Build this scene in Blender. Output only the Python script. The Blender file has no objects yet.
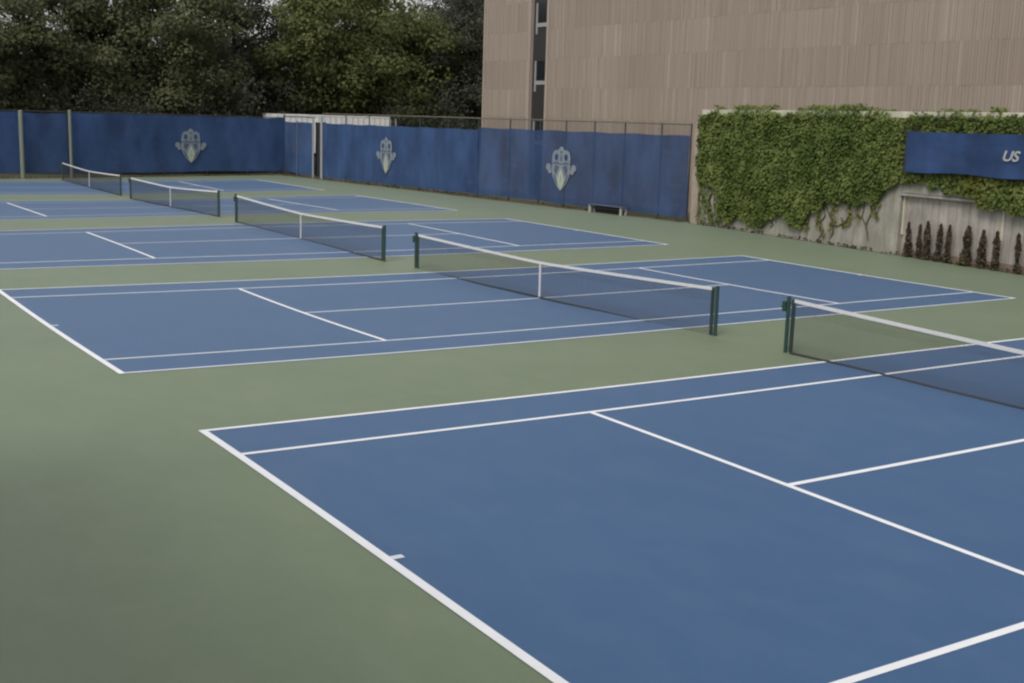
import bpy, bmesh, math, random
import numpy as np
from mathutils import Vector, Matrix, noise as mnoise

random.seed(11)
sc = bpy.context.scene
COL = sc.collection
R = math.radians

# ------------------------------------------------------------------ helpers
def tag(o, label=None, cat=None, group=None, kind=None):
    if label: o['label'] = label
    if cat: o['category'] = cat
    if group: o['group'] = group
    if kind: o['kind'] = kind
    return o

def empty(name, loc, rz=0.0):
    o = bpy.data.objects.new(name, None)
    o.empty_display_size = 0.3
    COL.objects.link(o)
    o.location = loc
    o.rotation_euler = (0, 0, rz)
    return o

class MB:
    """collects geometry for ONE mesh object"""
    def __init__(s):
        s.v, s.f, s.mi = [], [], []
    def quad(s, a, b, c, d, mi=0):
        n = len(s.v); s.v += [tuple(a), tuple(b), tuple(c), tuple(d)]
        s.f.append((n, n+1, n+2, n+3)); s.mi.append(mi)
    def poly(s, pts, mi=0):
        n = len(s.v); s.v += [tuple(p) for p in pts]
        s.f.append(tuple(range(n, n+len(pts)))); s.mi.append(mi)
    def box(s, x0, x1, y0, y1, z0, z1, mi=0):
        n = len(s.v)
        s.v += [(x0,y0,z0),(x1,y0,z0),(x1,y1,z0),(x0,y1,z0),(x0,y0,z1),(x1,y0,z1),(x1,y1,z1),(x0,y1,z1)]
        for f in ((0,3,2,1),(4,5,6,7),(0,1,5,4),(1,2,6,5),(2,3,7,6),(3,0,4,7)):
            s.f.append(tuple(n+i for i in f)); s.mi.append(mi)
    def tube(s, pts, rad, seg=8, cap=True, mi=0):
        pts = [Vector(p) for p in pts]
        if not hasattr(rad, '__len__'): rad = [rad]*len(pts)
        rings = []
        for i, p in enumerate(pts):
            t = (pts[min(i+1, len(pts)-1)] - pts[max(i-1, 0)]).normalized()
            up = Vector((0,0,1)) if abs(t.z) < 0.9 else Vector((1,0,0))
            a = t.cross(up).normalized(); b = t.cross(a).normalized()
            n = len(s.v)
            for k in range(seg):
                w = 2*math.pi*k/seg
                s.v.append(tuple(p + a*math.cos(w)*rad[i] + b*math.sin(w)*rad[i]))
            rings.append(n)
        for i in range(len(rings)-1):
            for k in range(seg):
                k2 = (k+1) % seg
                s.f.append((rings[i]+k, rings[i]+k2, rings[i+1]+k2, rings[i+1]+k)); s.mi.append(mi)
        if cap:
            s.f.append(tuple(rings[0]+k for k in range(seg))[::-1]); s.mi.append(mi)
            s.f.append(tuple(rings[-1]+k for k in range(seg))); s.mi.append(mi)
    def build(s, name, mats, parent=None, smooth=False, bevel=0.0):
        me = bpy.data.meshes.new(name)
        me.from_pydata(s.v, [], s.f)
        if not isinstance(mats, (list, tuple)): mats = [mats]
        for m in mats: me.materials.append(m)
        if len(mats) > 1: me.polygons.foreach_set('material_index', s.mi)
        if smooth: me.polygons.foreach_set('use_smooth', [True]*len(s.f))
        me.update()
        bm = bmesh.new(); bm.from_mesh(me)
        if len(bm.faces) < 20000: bmesh.ops.recalc_face_normals(bm, faces=bm.faces)
        if bevel > 0:
            bmesh.ops.bevel(bm, geom=[e for e in bm.edges if len(e.link_faces) == 2 and e.calc_face_angle(0) > 0.6], offset=bevel, segments=2, affect='EDGES', profile=0.5)
        bm.to_mesh(me); bm.free()
        o = bpy.data.objects.new(name, me)
        COL.objects.link(o)
        if parent: o.parent = parent
        return o

# ------------------------------------------------------------------ materials
def newmat(name):
    m = bpy.data.materials.new(name); m.use_nodes = True
    nt = m.node_tree
    return m, nt, nt.nodes['Principled BSDF'], nt.nodes['Material Output']

def mix_rgb(nt, fac, a, b):
    n = nt.nodes.new('ShaderNodeMix'); n.data_type = 'RGBA'
    for inp, val in ((n.inputs[0], fac), (n.inputs[6], a), (n.inputs[7], b)):
        if hasattr(val, 'is_output'): nt.links.new(val, inp)
        elif isinstance(val, (tuple, list)): inp.default_value = (*val[:3], 1)
        else: inp.default_value = val
    return n.outputs[2]

def tex_noise(nt, scale, detail=4, rough=0.55, coord='Object', stretch=None, dist=0.0):
    tc = nt.nodes.new('ShaderNodeTexCoord')
    n = nt.nodes.new('ShaderNodeTexNoise')
    n.inputs['Scale'].default_value = scale; n.inputs['Detail'].default_value = detail
    n.inputs['Roughness'].default_value = rough; n.inputs['Distortion'].default_value = dist
    out = tc.outputs[coord]
    if stretch:
        mp = nt.nodes.new('ShaderNodeMapping'); mp.inputs['Scale'].default_value = stretch
        nt.links.new(out, mp.inputs['Vector']); out = mp.outputs['Vector']
    nt.links.new(out, n.inputs['Vector'])
    return n.outputs['Fac']

def ramp(nt, fac, lo, hi):
    n = nt.nodes.new('ShaderNodeMapRange')
    n.inputs['From Min'].default_value = lo; n.inputs['From Max'].default_value = hi
    n.clamp = True
    nt.links.new(fac, n.inputs['Value'])
    return n.outputs['Result']

def bump(nt, bsdf, fac, strength=0.3, dist=0.01):
    b = nt.nodes.new('ShaderNodeBump'); b.inputs['Strength'].default_value = strength; b.inputs['Distance'].default_value = dist
    nt.links.new(fac, b.inputs['Height']); nt.links.new(b.outputs['Normal'], bsdf.inputs['Normal'])

def simple(name, col, rough=0.6, metal=0.0, spec=0.5, var=0.12, scale=6.0):
    m, nt, p, out = newmat(name)
    c2 = tuple(c*(1-var) for c in col); c1 = tuple(min(1, c*(1+var)) for c in col)
    nt.links.new(mix_rgb(nt, tex_noise(nt, scale), c2, c1), p.inputs['Base Color'])
    p.inputs['Roughness'].default_value = rough; p.inputs['Metallic'].default_value = metal
    p.inputs['Specular IOR Level'].default_value = spec
    return m

def acrylic(name, col, dark, dust, spec, rough):
    """textured acrylic court coating: broad weathering, fine grain, a few scuffs and dust"""
    m, nt, p, out = newmat(name)
    big = ramp(nt, tex_noise(nt, 0.22, 5, 0.6), 0.32, 0.68)
    c = mix_rgb(nt, big, dark, col)
    mid = ramp(nt, tex_noise(nt, 1.7, 6, 0.65, stretch=(1.0, 0.55, 1), dist=0.4), 0.42, 0.75)
    s1 = nt.nodes.new('ShaderNodeMath'); s1.operation = 'MULTIPLY'; s1.inputs[1].default_value = 0.28
    nt.links.new(mid, s1.inputs[0])
    c = mix_rgb(nt, s1.outputs[0], c, dust)
    scuff = ramp(nt, tex_noise(nt, 0.9, 7, 0.72, stretch=(0.35, 2.6, 1), dist=1.2), 0.60, 0.78)
    s2 = nt.nodes.new('ShaderNodeMath'); s2.operation = 'MULTIPLY'; s2.inputs[1].default_value = 0.45
    nt.links.new(scuff, s2.inputs[0])
    c = mix_rgb(nt, s2.outputs[0], c, dust)
    gr = ramp(nt, tex_noise(nt, 55, 3, 0.7), 0.3, 0.7)
    s3 = nt.nodes.new('ShaderNodeMath'); s3.operation = 'MULTIPLY'; s3.inputs[1].default_value = 0.26
    nt.links.new(gr, s3.inputs[0])
    c = mix_rgb(nt, s3.outputs[0], c, tuple(x*0.55 for x in dark))
    nt.links.new(c, p.inputs['Base Color'])
    p.inputs['Roughness'].default_value = rough; p.inputs['Specular IOR Level'].default_value = spec
    p.inputs['Sheen Weight'].default_value = 0.26; p.inputs['Sheen Roughness'].default_value = 0.22
    bump(nt, p, tex_noise(nt, 140, 2, 0.6), 0.35, 0.003)
    return m

M = {}
M['court_blue'] = acrylic('court_blue', (0.040, 0.112, 0.246), (0.036, 0.103, 0.230), (0.088, 0.162, 0.275), 0.5, 0.5)
M['court_green'] = acrylic('court_green', (0.166, 0.218, 0.130), (0.142, 0.192, 0.113), (0.232, 0.268, 0.188), 0.5, 0.5)
M['line_white'] = simple('line_white', (0.81, 0.82, 0.85), 0.6, var=0.10, scale=2.5)
M['line_worn'] = simple('line_worn', (0.64, 0.68, 0.74), 0.6, var=0.14, scale=2.5)

def mat_terrain():
    m, nt, p, out = newmat('grass_earth')
    c = mix_rgb(nt, ramp(nt, tex_noise(nt, 0.3, 6), 0.35, 0.65), (0.035, 0.05, 0.018), (0.09, 0.08, 0.055))
    nt.links.new(c, p.inputs['Base Color']); p.inputs['Roughness'].default_value = 0.95
    bump(nt, p, tex_noise(nt, 8, 5), 0.8, 0.05)
    return m
M['terrain'] = mat_terrain()

def mat_dirt():
    m, nt, p, out = newmat('dirt')
    c = mix_rgb(nt, ramp(nt, tex_noise(nt, 1.6, 6, 0.7), 0.35, 0.65), (0.06, 0.065, 0.03), (0.15, 0.11, 0.075))
    nt.links.new(c, p.inputs['Base Color']); p.inputs['Roughness'].default_value = 0.95
    bump(nt, p, tex_noise(nt, 20, 5), 0.8, 0.03)
    return m
M['dirt'] = mat_dirt()

def mat_screen(name, col, see):
    m, nt, p, out = newmat(name)
    wv = ramp(nt, tex_noise(nt, 0.55, 5, 0.6, stretch=(1, 1, 0.5)), 0.3, 0.7)
    c = mix_rgb(nt, wv, tuple(x*0.62 for x in col), tuple(x*1.38 for x in col))
    st = ramp(nt, tex_noise(nt, 1.3, 5, 0.7, stretch=(0.4, 0.4, 2.2)), 0.56, 0.75)
    s = nt.nodes.new('ShaderNodeMath'); s.operation = 'MULTIPLY'; s.inputs[1].default_value = 0.4
    nt.links.new(st, s.inputs[0])
    c = mix_rgb(nt, s.outputs[0], c, (0.085, 0.095, 0.155))
    nt.links.new(c, p.inputs['Base Color']); p.inputs['Roughness'].default_value = 0.8
    p.inputs['Specular IOR Level'].default_value = 0.2
    tr = nt.nodes.new('ShaderNodeBsdfTransparent'); mx = nt.nodes.new('ShaderNodeMixShader')
    mx.inputs[0].default_value = see
    nt.links.new(p.outputs[0], mx.inputs[1]); nt.links.new(tr.outputs[0], mx.inputs[2]); nt.links.new(mx.outputs[0], out.inputs['Surface'])
    return m
M['screen'] = mat_screen('windscreen_mesh', (0.034, 0.068, 0.158), 0.0)
M['screen_see'] = mat_screen('windscreen_mesh_worn', (0.030, 0.060, 0.140), 0.10)
M['screen_thin'] = mat_screen('windscreen_mesh_thin', (0.036, 0.068, 0.155), 0.02)
M['banner'] = mat_screen('banner_vinyl', (0.028, 0.056, 0.138), 0.0)

def mat_chain():
    """galvanised chain-link: diamond wire lattice, open in between"""
    m, nt, p, out = newmat('chain_link')
    p.inputs['Base Color'].default_value = (0.10, 0.105, 0.09, 1); p.inputs['Roughness'].default_value = 0.5; p.inputs['Metallic'].default_value = 0.6
    uv = nt.nodes.new('ShaderNodeUVMap')
    sep = nt.nodes.new('ShaderNodeSeparateXYZ'); nt.links.new(uv.outputs[0], sep.inputs[0])
    def M_(op, a, b=None):
        n = nt.nodes.new('ShaderNodeMath'); n.operation = op
        for i, v in enumerate((a, b)):
            if v is None: continue
            if hasattr(v, 'is_output'): nt.links.new(v, n.inputs[i])
            else: n.inputs[i].default_value = v
        return n.outputs[0]
    d1 = M_('FRACT', M_('DIVIDE', M_('ADD', sep.outputs[0], sep.outputs[1]), 0.07))
    d2 = M_('FRACT', M_('DIVIDE', M_('SUBTRACT', M_('ADD', sep.outputs[0], 500.0), sep.outputs[1]), 0.07))
    w = M_('MAXIMUM', M_('LESS_THAN', d1, 0.07), M_('LESS_THAN', d2, 0.07))
    tr = nt.nodes.new('ShaderNodeBsdfTransparent'); mx = nt.nodes.new('ShaderNodeMixShader')
    nt.links.new(w, mx.inputs[0]); nt.links.new(tr.outputs[0], mx.inputs[1]); nt.links.new(p.outputs[0], mx.inputs[2])
    nt.links.new(mx.outputs[0], out.inputs['Surface'])
    return m
M['chain'] = mat_chain()
M['post_green'] = simple('post_green', (0.018, 0.050, 0.042), 0.45, var=0.2)
M['post_galv'] = simple('post_galvanised', (0.22, 0.24, 0.20), 0.5, 0.3)
M['post_pale'] = simple('post_pale', (0.50, 0.52, 0.54), 0.5)
M['post_mid'] = simple('post_mid', (0.30, 0.32, 0.34), 0.5)
M['post_dim'] = simple('post_dim', (0.10, 0.125, 0.19), 0.5)
M['gate_cloth'] = simple('gate_cloth', (0.018, 0.020, 0.026), 0.8)
M['post_dark'] = simple('post_dark', (0.035, 0.035, 0.032), 0.5)
M['rail'] = simple('rail_weathered', (0.15, 0.135, 0.10), 0.6, 0.2)
M['net_cord'] = simple('net_cord', (0.030, 0.032, 0.036), 0.8)
M['net_tape'] = simple('net_tape', (0.64, 0.63, 0.63), 0.8, var=0.08)
M['emblem'] = simple('emblem_print', (0.185, 0.215, 0.255), 0.8, var=0.4, scale=4)
M['emblem_pale'] = simple('emblem_print_pale', (0.34, 0.38, 0.31), 0.8, var=0.25, scale=4)
M['emblem_mid'] = simple('emblem_print_mid', (0.072, 0.092, 0.145), 0.8, var=0.4, scale=4)
M['letter'] = simple('letter_print', (0.38, 0.38, 0.38), 0.7)
M['trailer'] = simple('trailer_white', (0.88, 0.88, 0.86), 0.45, var=0.05)
M['rubber'] = simple('rubber', (0.02, 0.02, 0.02), 0.8)
M['bench_seat'] = simple('bench_plank', (0.075, 0.085, 0.12), 0.6)
M['bench_leg'] = simple('bench_leg', (0.36, 0.36, 0.35), 0.6)
M['bark'] = simple('bark', (0.035, 0.030, 0.024), 0.95, var=0.35, scale=8)
M['stem'] = simple('vine_stem', (0.10, 0.08, 0.05), 0.95, var=0.3, scale=8)

def mat_leaf(name, dark, light, scale=0.45, trans=0.40):
    m, nt, p, out = newmat(name)
    f1 = ramp(nt, tex_noise(nt, scale, 4, 0.6), 0.35, 0.65)
    c = mix_rgb(nt, f1, dark, light)
    f2 = ramp(nt, tex_noise(nt, scale*14, 2, 0.6), 0.3, 0.7)
    c = mix_rgb(nt, f2, c, tuple(x*0.62 for x in dark))
    c2 = nt.nodes.new('ShaderNodeMix'); c2.data_type = 'RGBA'; c2.inputs[0].default_value = 0.25
    nt.links.new(mix_rgb(nt, f1, dark, light), c2.inputs[6]); nt.links.new(c, c2.inputs[7])
    nt.links.new(c2.outputs[2], p.inputs['Base Color']); p.inputs['Roughness'].default_value = 0.6
    p.inputs['Specular IOR Level'].default_value = 0.12
    tl = nt.nodes.new('ShaderNodeBsdfTranslucent'); nt.links.new(c2.outputs[2], tl.inputs['Color'])
    mx = nt.nodes.new('ShaderNodeMixShader'); mx.inputs[0].default_value = trans
    nt.links.new(p.outputs[0], mx.inputs[1]); nt.links.new(tl.outputs[0], mx.inputs[2]); nt.links.new(mx.outputs[0], out.inputs['Surface'])
    return m
M['leaf_mid'] = mat_leaf('leaf_mid', (0.105, 0.114, 0.066), (0.165, 0.178, 0.084))
M['leaf_light'] = mat_leaf('leaf_light', (0.130, 0.150, 0.060), (0.200, 0.222, 0.084))
M['leaf_dark'] = mat_leaf('leaf_dark', (0.078, 0.088, 0.064), (0.115, 0.125, 0.082))
M['leaf_ivy'] = mat_leaf('leaf_ivy', (0.082, 0.118, 0.029), (0.182, 0.222, 0.066), scale=0.75, trans=0.15)
M['leaf_ivy_yellow'] = mat_leaf('leaf_ivy_yellow', (0.110, 0.125, 0.026), (0.195, 0.190, 0.055), scale=1.1, trans=0.15)
M['leaf_shrub'] = mat_leaf('leaf_shrub', (0.085, 0.080, 0.055), (0.150, 0.112, 0.078), scale=3.0, trans=0.1)

def mat_concrete(name, col, stain, streak=True):
    m, nt, p, out = newmat(name)
    f = ramp(nt, tex_noise(nt, 1.1, 7, 0.72), 0.34, 0.66)
    c = mix_rgb(nt, f, tuple(x*0.76 for x in col), tuple(min(1, x*1.22) for x in col))
    if streak:
        f2 = ramp(nt, tex_noise(nt, 2.2, 6, 0.7, stretch=(1, 1, 0.12)), 0.42, 0.66)
        s = nt.nodes.new('ShaderNodeMath'); s.operation = 'MULTIPLY'; s.inputs[1].default_value = 0.8
        nt.links.new(f2, s.inputs[0])
        c = mix_rgb(nt, s.outputs[0], c, stain)
    nt.links.new(c, p.inputs['Base Color']); p.inputs['Roughness'].default_value = 0.9
    bump(nt, p, tex_noise(nt, 14, 5, 0.65), 0.4, 0.02)
    return m
M['concrete'] = mat_concrete('wall_concrete', (0.31, 0.295, 0.262), (0.185, 0.17, 0.125))
M['concrete_pier'] = mat_concrete('pier_concrete', (0.34, 0.28, 0.225), (0.24, 0.20, 0.16))
M['concrete_pale'] = mat_concrete('panel_concrete', (0.35, 0.325, 0.295), (0.17, 0.14, 0.115))
M['cap'] = mat_concrete('cap_concrete', (0.52, 0.50, 0.40), (0.38, 0.35, 0.26))
M['reddish'] = mat_concrete('plinth_concrete', (0.22, 0.16, 0.13), (0.10, 0.075, 0.06))

def mat_facade():
    """precast fluted cladding; each strip carries its own tone in the 'tone' attribute"""
    m, nt, p, out = newmat('facade_cladding')
    a = nt.nodes.new('ShaderNodeAttribute'); a.attribute_name = 'tone'
    c = mix_rgb(nt, a.outputs['Fac'], (0.242, 0.188, 0.154), (0.382, 0.314, 0.264))
    f = ramp(nt, tex_noise(nt, 0.35, 5, 0.6), 0.3, 0.7)
    s = nt.nodes.new('ShaderNodeMath'); s.operation = 'MULTIPLY'; s.inputs[1].default_value = 0.35
    nt.links.new(f, s.inputs[0])
    c = mix_rgb(nt, s.outputs[0], c, (0.255, 0.218, 0.175))
    f2 = ramp(nt, tex_noise(nt, 1.6, 5, 0.7, stretch=(1, 1, 0.1)), 0.5, 0.75)
    s2 = nt.nodes.new('ShaderNodeMath'); s2.operation = 'MULTIPLY'; s2.inputs[1].default_value = 0.3
    nt.links.new(f2, s2.inputs[0])
    c = mix_rgb(nt, s2.outputs[0], c, (0.20, 0.162, 0.138))
    nt.links.new(c, p.inputs['Base Color']); p.inputs['Roughness'].default_value = 0.85
    bump(nt, p, tex_noise(nt, 9, 4), 0.3, 0.02)
    return m
M['facade'] = mat_facade()
M['facade_plain'] = simple('facade_plain', (0.33, 0.27, 0.225), 0.85)
M['strip_dark'] = simple('strip_dark', (0.030, 0.028, 0.028), 0.5, var=0.25)
M['glass'] = simple('window_glass', (0.015, 0.018, 0.022), 0.15, var=0.1)
M['frame_pale'] = simple('frame_pale', (0.30, 0.30, 0.30), 0.5)

# ------------------------------------------------------------------ ground relief (shallow drainage falls of the courts)
WC = [[0.0, 10.97], [0.0, 9.6], [0.0, 5.48], [5.48, 9.6], [5.48, 5.48], [11.88, 12.0], [0.09, 15.19], [0.09, 16.56], [5.58, 16.56], [5.58, 24.79], [5.58, 20.67], [11.98, 14.15], [11.98, 27.19], [11.98, 20.67], [23.86, 15.19], [23.86, 16.56], [23.86, 26.16], [18.38, 16.56], [5.35, 31.16], [5.35, 39.39], [11.75, 28.75], [11.75, 41.79], [23.63, 29.79], [23.63, 40.76], [5.56, 46.7], [5.56, 54.93], [11.96, 44.3], [11.96, 57.34], [23.84, 45.33], [23.84, 56.3], [12.09, 59.58], [12.09, 72.62], [23.98, 60.62]]
WW = [[-0.031, 0.0164, 0.0316, 0.0262, 0.0797, 0.0542, -0.0313, 0.0355, -0.0843, 0.0689, 0.0759, 0.0026, -0.0696, -0.0609, -0.0387, -0.0551, 0.0971, 0.0998, -0.0066, 0.0907, -0.0511, -0.0171, 0.0477, -0.0668, 0.0072, 0.1441, -0.0609, -0.0626, 0.1268, -0.0592, -0.0178, 0.0284, -0.0305], [0.0344, -0.0037, 0.0385, -0.0249, 0.1014, 0.0226, 0.0834, 0.0575, 0.0137, 0.0141, -0.0198, -0.0429, 0.0187, -0.0526, 0.1379, 0.1392, -0.0752, -0.1233, 0.0438, -0.0273, 0.0196, 0.0328, -0.0639, 0.0671, -0.0003, 0.0029, 0.0395, 0.0399, -0.0659, 0.0131, 0.0213, -0.018, 0.0169], [0.1106, 0.0883, -0.1292, 0.0235, -0.1112, 0.1036, 0.0132, -0.0357, -0.1012, 0.0126, -0.0846, 0.0282, -0.036, -0.0305, 0.0004, -0.0288, -0.0205, -0.0391, 0.0547, -0.0427, -0.0385, 0.0407, 0.0074, 0.0016, -0.0557, -0.0098, 0.0372, -0.0643, -0.0115, 0.0146, -0.0817, -0.0698, 0.0147]]

WC = np.array(WC); WW = np.array(WW); WS = 7.0
def warp_np(P):
    P = np.asarray(P, float)
    d = ((P[:, None, :2] - WC[None])**2).sum(-1)
    return P + np.exp(-d/(2*WS*WS)) @ WW.T
def wp(x, y, z=0.0):
    return Vector(warp_np([[x, y, z]])[0])
# ------------------------------------------------------------------ ground, terrain
def frange(a, b, step):
    n = max(1, int(math.ceil((b-a)/step - 1e-6)))
    return [a + (b-a)*i/n for i in range(n+1)]

def sheet(name, xs, ys, z, mat, parent=None):
    P = np.array([[x, y, z] for y in ys for x in xs]); P = warp_np(P)
    nx = len(xs); f = []
    for j in range(len(ys)-1):
        for i in range(nx-1):
            a = j*nx+i; f.append((a, a+1, a+1+nx, a+nx))
    me = bpy.data.meshes.new(name); me.from_pydata([tuple(p) for p in P], [], f); me.materials.append(mat); me.update()
    me.polygons.foreach_set('use_smooth', [True]*len(f))
    o = bpy.data.objects.new(name, me); COL.objects.link(o)
    if parent: o.parent = parent
    return o

# fence and wall lines in plan
BF0, BF1 = Vector((-14.0, 71.2, 0)), Vector((28.3, 77.3, 0))
SF0, SF1 = Vector((28.3, 77.3, 0)), Vector((31.2, 37.4, 0))
WL0, WL1 = Vector((31.08, 37.0, 0)), Vector((27.6, 4.7, 0))

# green court slab: cut to the fence and wall lines on its far sides
def slab():
    xs = frange(-22, 33, 1.0); ys = frange(-24, 79, 1.0)
    def xlim(y):
        if y >= 37.4: return SF1.x + (SF0.x-SF1.x)*(y-37.4)/(77.3-37.4) + 0.35
        return WL0.x + (WL1.x-WL0.x)*(37.0-y)/(37.0-4.7) + 0.2
    def ylim(x): return BF0.y + (BF1.y-BF0.y)*(x-BF0.x)/(BF1.x-BF0.x) + 0.35
    P = []
    for y in ys:
        for x in xs:
            yy = min(y, ylim(x)); xx = min(x, xlim(yy))
            P.append((xx, yy, 0.0))
    P = warp_np(np.array(P)); nx = len(xs)
    bm = bmesh.new(); vs = [bm.verts.new(p) for p in P]
    for j in range(len(ys)-1):
        for i in range(nx-1):
            a = j*nx+i
            bm.faces.new((vs[a], vs[a+1], vs[a+1+nx], vs[a+nx]))
    bmesh.ops.remove_doubles(bm, verts=bm.verts, dist=0.002)
    bmesh.ops.dissolve_degenerate(bm, edges=bm.edges, dist=0.002)
    for f in bm.faces: f.smooth = True
    me = bpy.data.meshes.new('ground'); bm.to_mesh(me); bm.free(); me.materials.append(M['court_green'])
    o = bpy.data.objects.new('ground', me); COL.objects.link(o)
    return tag(o, 'worn green acrylic surface around all the blue courts', kind='structure')
slab()
mt = MB(); mt.quad((-900,-900,-0.35),(900,-900,-0.35),(900,900,-0.35),(-900,900,-0.35))
tag(mt.build('terrain', M['terrain']), 'dark grass and earth beyond the court fences', kind='structure')

def strip_along(name, A, B, w0, w1, z, mat, n=60, wob=0.12, seed=0):
    d = (B-A).normalized(); nrm = Vector((d.y, -d.x, 0))
    rnd = random.Random(seed); P = []
    for i in range(n+1):
        p = A + (B-A)*i/n
        e = wob*(mnoise.noise(Vector((i*0.31, seed*7.1, 0))))+ rnd.uniform(-.04,.04)
        P.append(p + nrm*(w0 + (e if i not in () else 0))); P.append(p + nrm*w1)
    P = warp_np(np.array([(p.x, p.y, z) for p in P]))
    f = [(2*i, 2*i+1, 2*i+3, 2*i+2) for i in range(n)]
    me = bpy.data.meshes.new(name); me.from_pydata([tuple(p) for p in P], [], f); me.materials.append(mat); me.update()
    o = bpy.data.objects.new(name, me); COL.objects.link(o)
    return o
tag(strip_along('path_edge', BF0, BF1, 0.55, -0.30, 0.006, M['dirt'], seed=1), 'brown dirt strip under the far fence', kind='structure')
tag(strip_along('path_edge', SF0, SF1, 0.50, -0.30, 0.010, M['dirt'], seed=2), 'brown dirt strip under the side fence', kind='structure')
tag(strip_along('path_edge', WL0, WL1, 0.22, -0.10, 0.006, M['dirt'], seed=3), 'dark dirt strip at the foot of the concrete wall', kind='structure')

# ------------------------------------------------------------------ courts
CW, CL = 10.97, 23.77
OFF = [0.0, 15.186, 29.787, 45.333, 60.616]
DX = [0.0, 0.093, -0.137, 0.071, 0.207]
ORD = ['nearest court, largest in the photo', 'second court, whole behind the nearest one', 'third court, in the middle of the row', 'fourth court, two before the far fence', 'farthest court, just under the far fence']
for k in range(5):
    x0, y0 = DX[k], OFF[k]
    c = sheet('tennis_court', frange(x0, x0+CL, 0.6), frange(y0, y0+CW, 0.6), 0.004, M['court_blue'])
    tag(c, 'blue tennis court with white lines, ' + ORD[k], kind='structure')
    def line(name, xa, xb, ya, yb, m=M['line_worn'], z=0.009):
        sheet(name, frange(x0+xa, x0+xb, 0.5), frange(y0+ya, y0+yb, 0.5), z, m, c)
    bw, lw = 0.025, 0.092
    near = M['line_white'] if k == 0 else M['line_worn']
    line('baseline', -0.085, bw-0.002, 0, CW, M['line_white']); line('baseline', CL-bw+0.002, CL+0.07, 0, CW, M['line_white'])
    for ya in (0, CW-lw): line('sideline', bw, CL-bw, ya, ya+lw, near)
    for yc in (1.37, CW-1.37): line('singles_sideline', bw, CL-bw, yc-lw/2, yc+lw/2, near)
    for xc in (5.485, CL-5.485): line('service_line', xc-lw/2, xc+lw/2, 1.37+lw/2, CW-1.37-lw/2, M['line_white'])
    line('center_line', 5.485+lw/2, CL-5.485-lw/2, CW/2-lw/2, CW/2+lw/2, M['line_white'] if k == 0 else M['line_worn'])
    line('center_mark', bw, bw+0.13, CW/2-lw/2, CW/2+lw/2); line('center_mark', CL-bw-0.13, CL-bw, CW/2-lw/2, CW/2+lw/2)

# ------------------------------------------------------------------ nets
NL = CW + 2*(0.914+0.12)           # between posts
HL = NL/2
def top_z(t):                      # t along the net, 0 at the centre
    a = abs(t)/HL
    return 0.925 + (1.065-0.925)*a**1.25
def make_net():
    root = empty('tennis_net', (0,0,0))
    e = HL - 0.16
    # cord mesh: real cords
    nm = MB(); r = 0.0017
    n = int(2*e/0.030)
    def cord(pts):
        nm.tube(pts, r, 3, cap=False)
    for i in range(n+1):
        t = -e + 2*e*i/n
        cord([(0, t, 0.015), (0.004*math.sin(i*.7), t, top_z(t)-0.03)])
    for j in range(1, 32):
        q = j/32.0
        cord([(0, -e+2*e*i/14, 0.015 + q*(top_z(-e+2*e*i/14)-0.06)) for i in range(15)])
    for j in range(6):             # the doubled upper rows
        q = 0.745 + j*0.04
        cord([(0.006, -e+2*e*i/14, q*(top_z(-e+2*e*i/14))) for i in range(15)])
    nm.build('net_mesh', M['net_cord'], root)
    hb = MB(); N = 24
    for i in range(N):
        t0, t1 = -e+2*e*i/N, -e+2*e*(i+1)/N
        for sx in (-1, 1):
            hb.quad((sx*0.012, t0, top_z(t0)-0.062), (sx*0.012, t1, top_z(t1)-0.062), (sx*0.012, t1, top_z(t1)), (sx*0.012, t0, top_z(t0)))
        hb.quad((-0.012, t0, top_z(t0)), (-0.012, t1, top_z(t1)), (0.012, t1, top_z(t1)), (0.012, t0, top_z(t0)))
    hb.build('headband', M['net_tape'], root)
    cs = MB(); cs.box(-0.016, 0.016, -0.026, 0.026, 0.0, 0.915); cs.build('center_strap', M['net_tape'], root)
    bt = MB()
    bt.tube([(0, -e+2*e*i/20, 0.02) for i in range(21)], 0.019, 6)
    bt.v = [(x*2.6 + 0.02*math.sin(y*1.7), y, z*0.9) for x, y, z in bt.v]  # band widened and flattened so its dark cord stands in for shade under the net
    bt.build('bottom_band_shade', M['net_cord'], root)
    for s in (-1, 1):
        d = MB(); d.box(-0.010, 0.010, s*e-0.02, s*e+0.02, 0.01, top_z(e)-0.01); d.build('side_band', M['net_cord'], root)
        pm = MB(); y = s*HL
        pm.tube([(0, y, -0.02), (0, y, 1.085)], 0.040, 14)
        pm.tube([(0, y, 1.085), (0, y, 1.105), (0, y, 1.112)], [0.046, 0.042, 0.015], 14)
        po = pm.build('net_post', M['post_green'], root)
        rp = MB(); rp.tube([(0.0, y-s*0.105, 0.02), (0.0, y-s*0.105, 1.055)], 0.020, 8)
        for zz in (0.10, 0.98): rp.tube([(0, y-s*0.105, zz), (0, y, zz)], 0.012, 6)
        rp.build('lacing_rod', M['post_green'], po)
    cr = MB(); y = HL
    cr.box(-0.05, 0.05, y+0.035, y+0.13, 0.80, 1.0)
    cr.tube([(0.0, y+0.13, 0.88), (0.0, y+0.19, 0.88)], 0.014, 8)
    cr.tube([(0.0, y+0.19, 0.88), (0.10, y+0.19, 0.78)], 0.010, 8)
    cr.build('winch', M['post_green'], root, bevel=0.008)
    return root
def children(o): return [c for c in bpy.data.objects if c.parent == o]
def copy_tree(o, parent=None):
    c = o.copy(); COL.objects.link(c)
    if parent: c.parent = parent
    for ch in children(o): copy_tree(ch, c)
    return c
proto = make_net()
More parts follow.
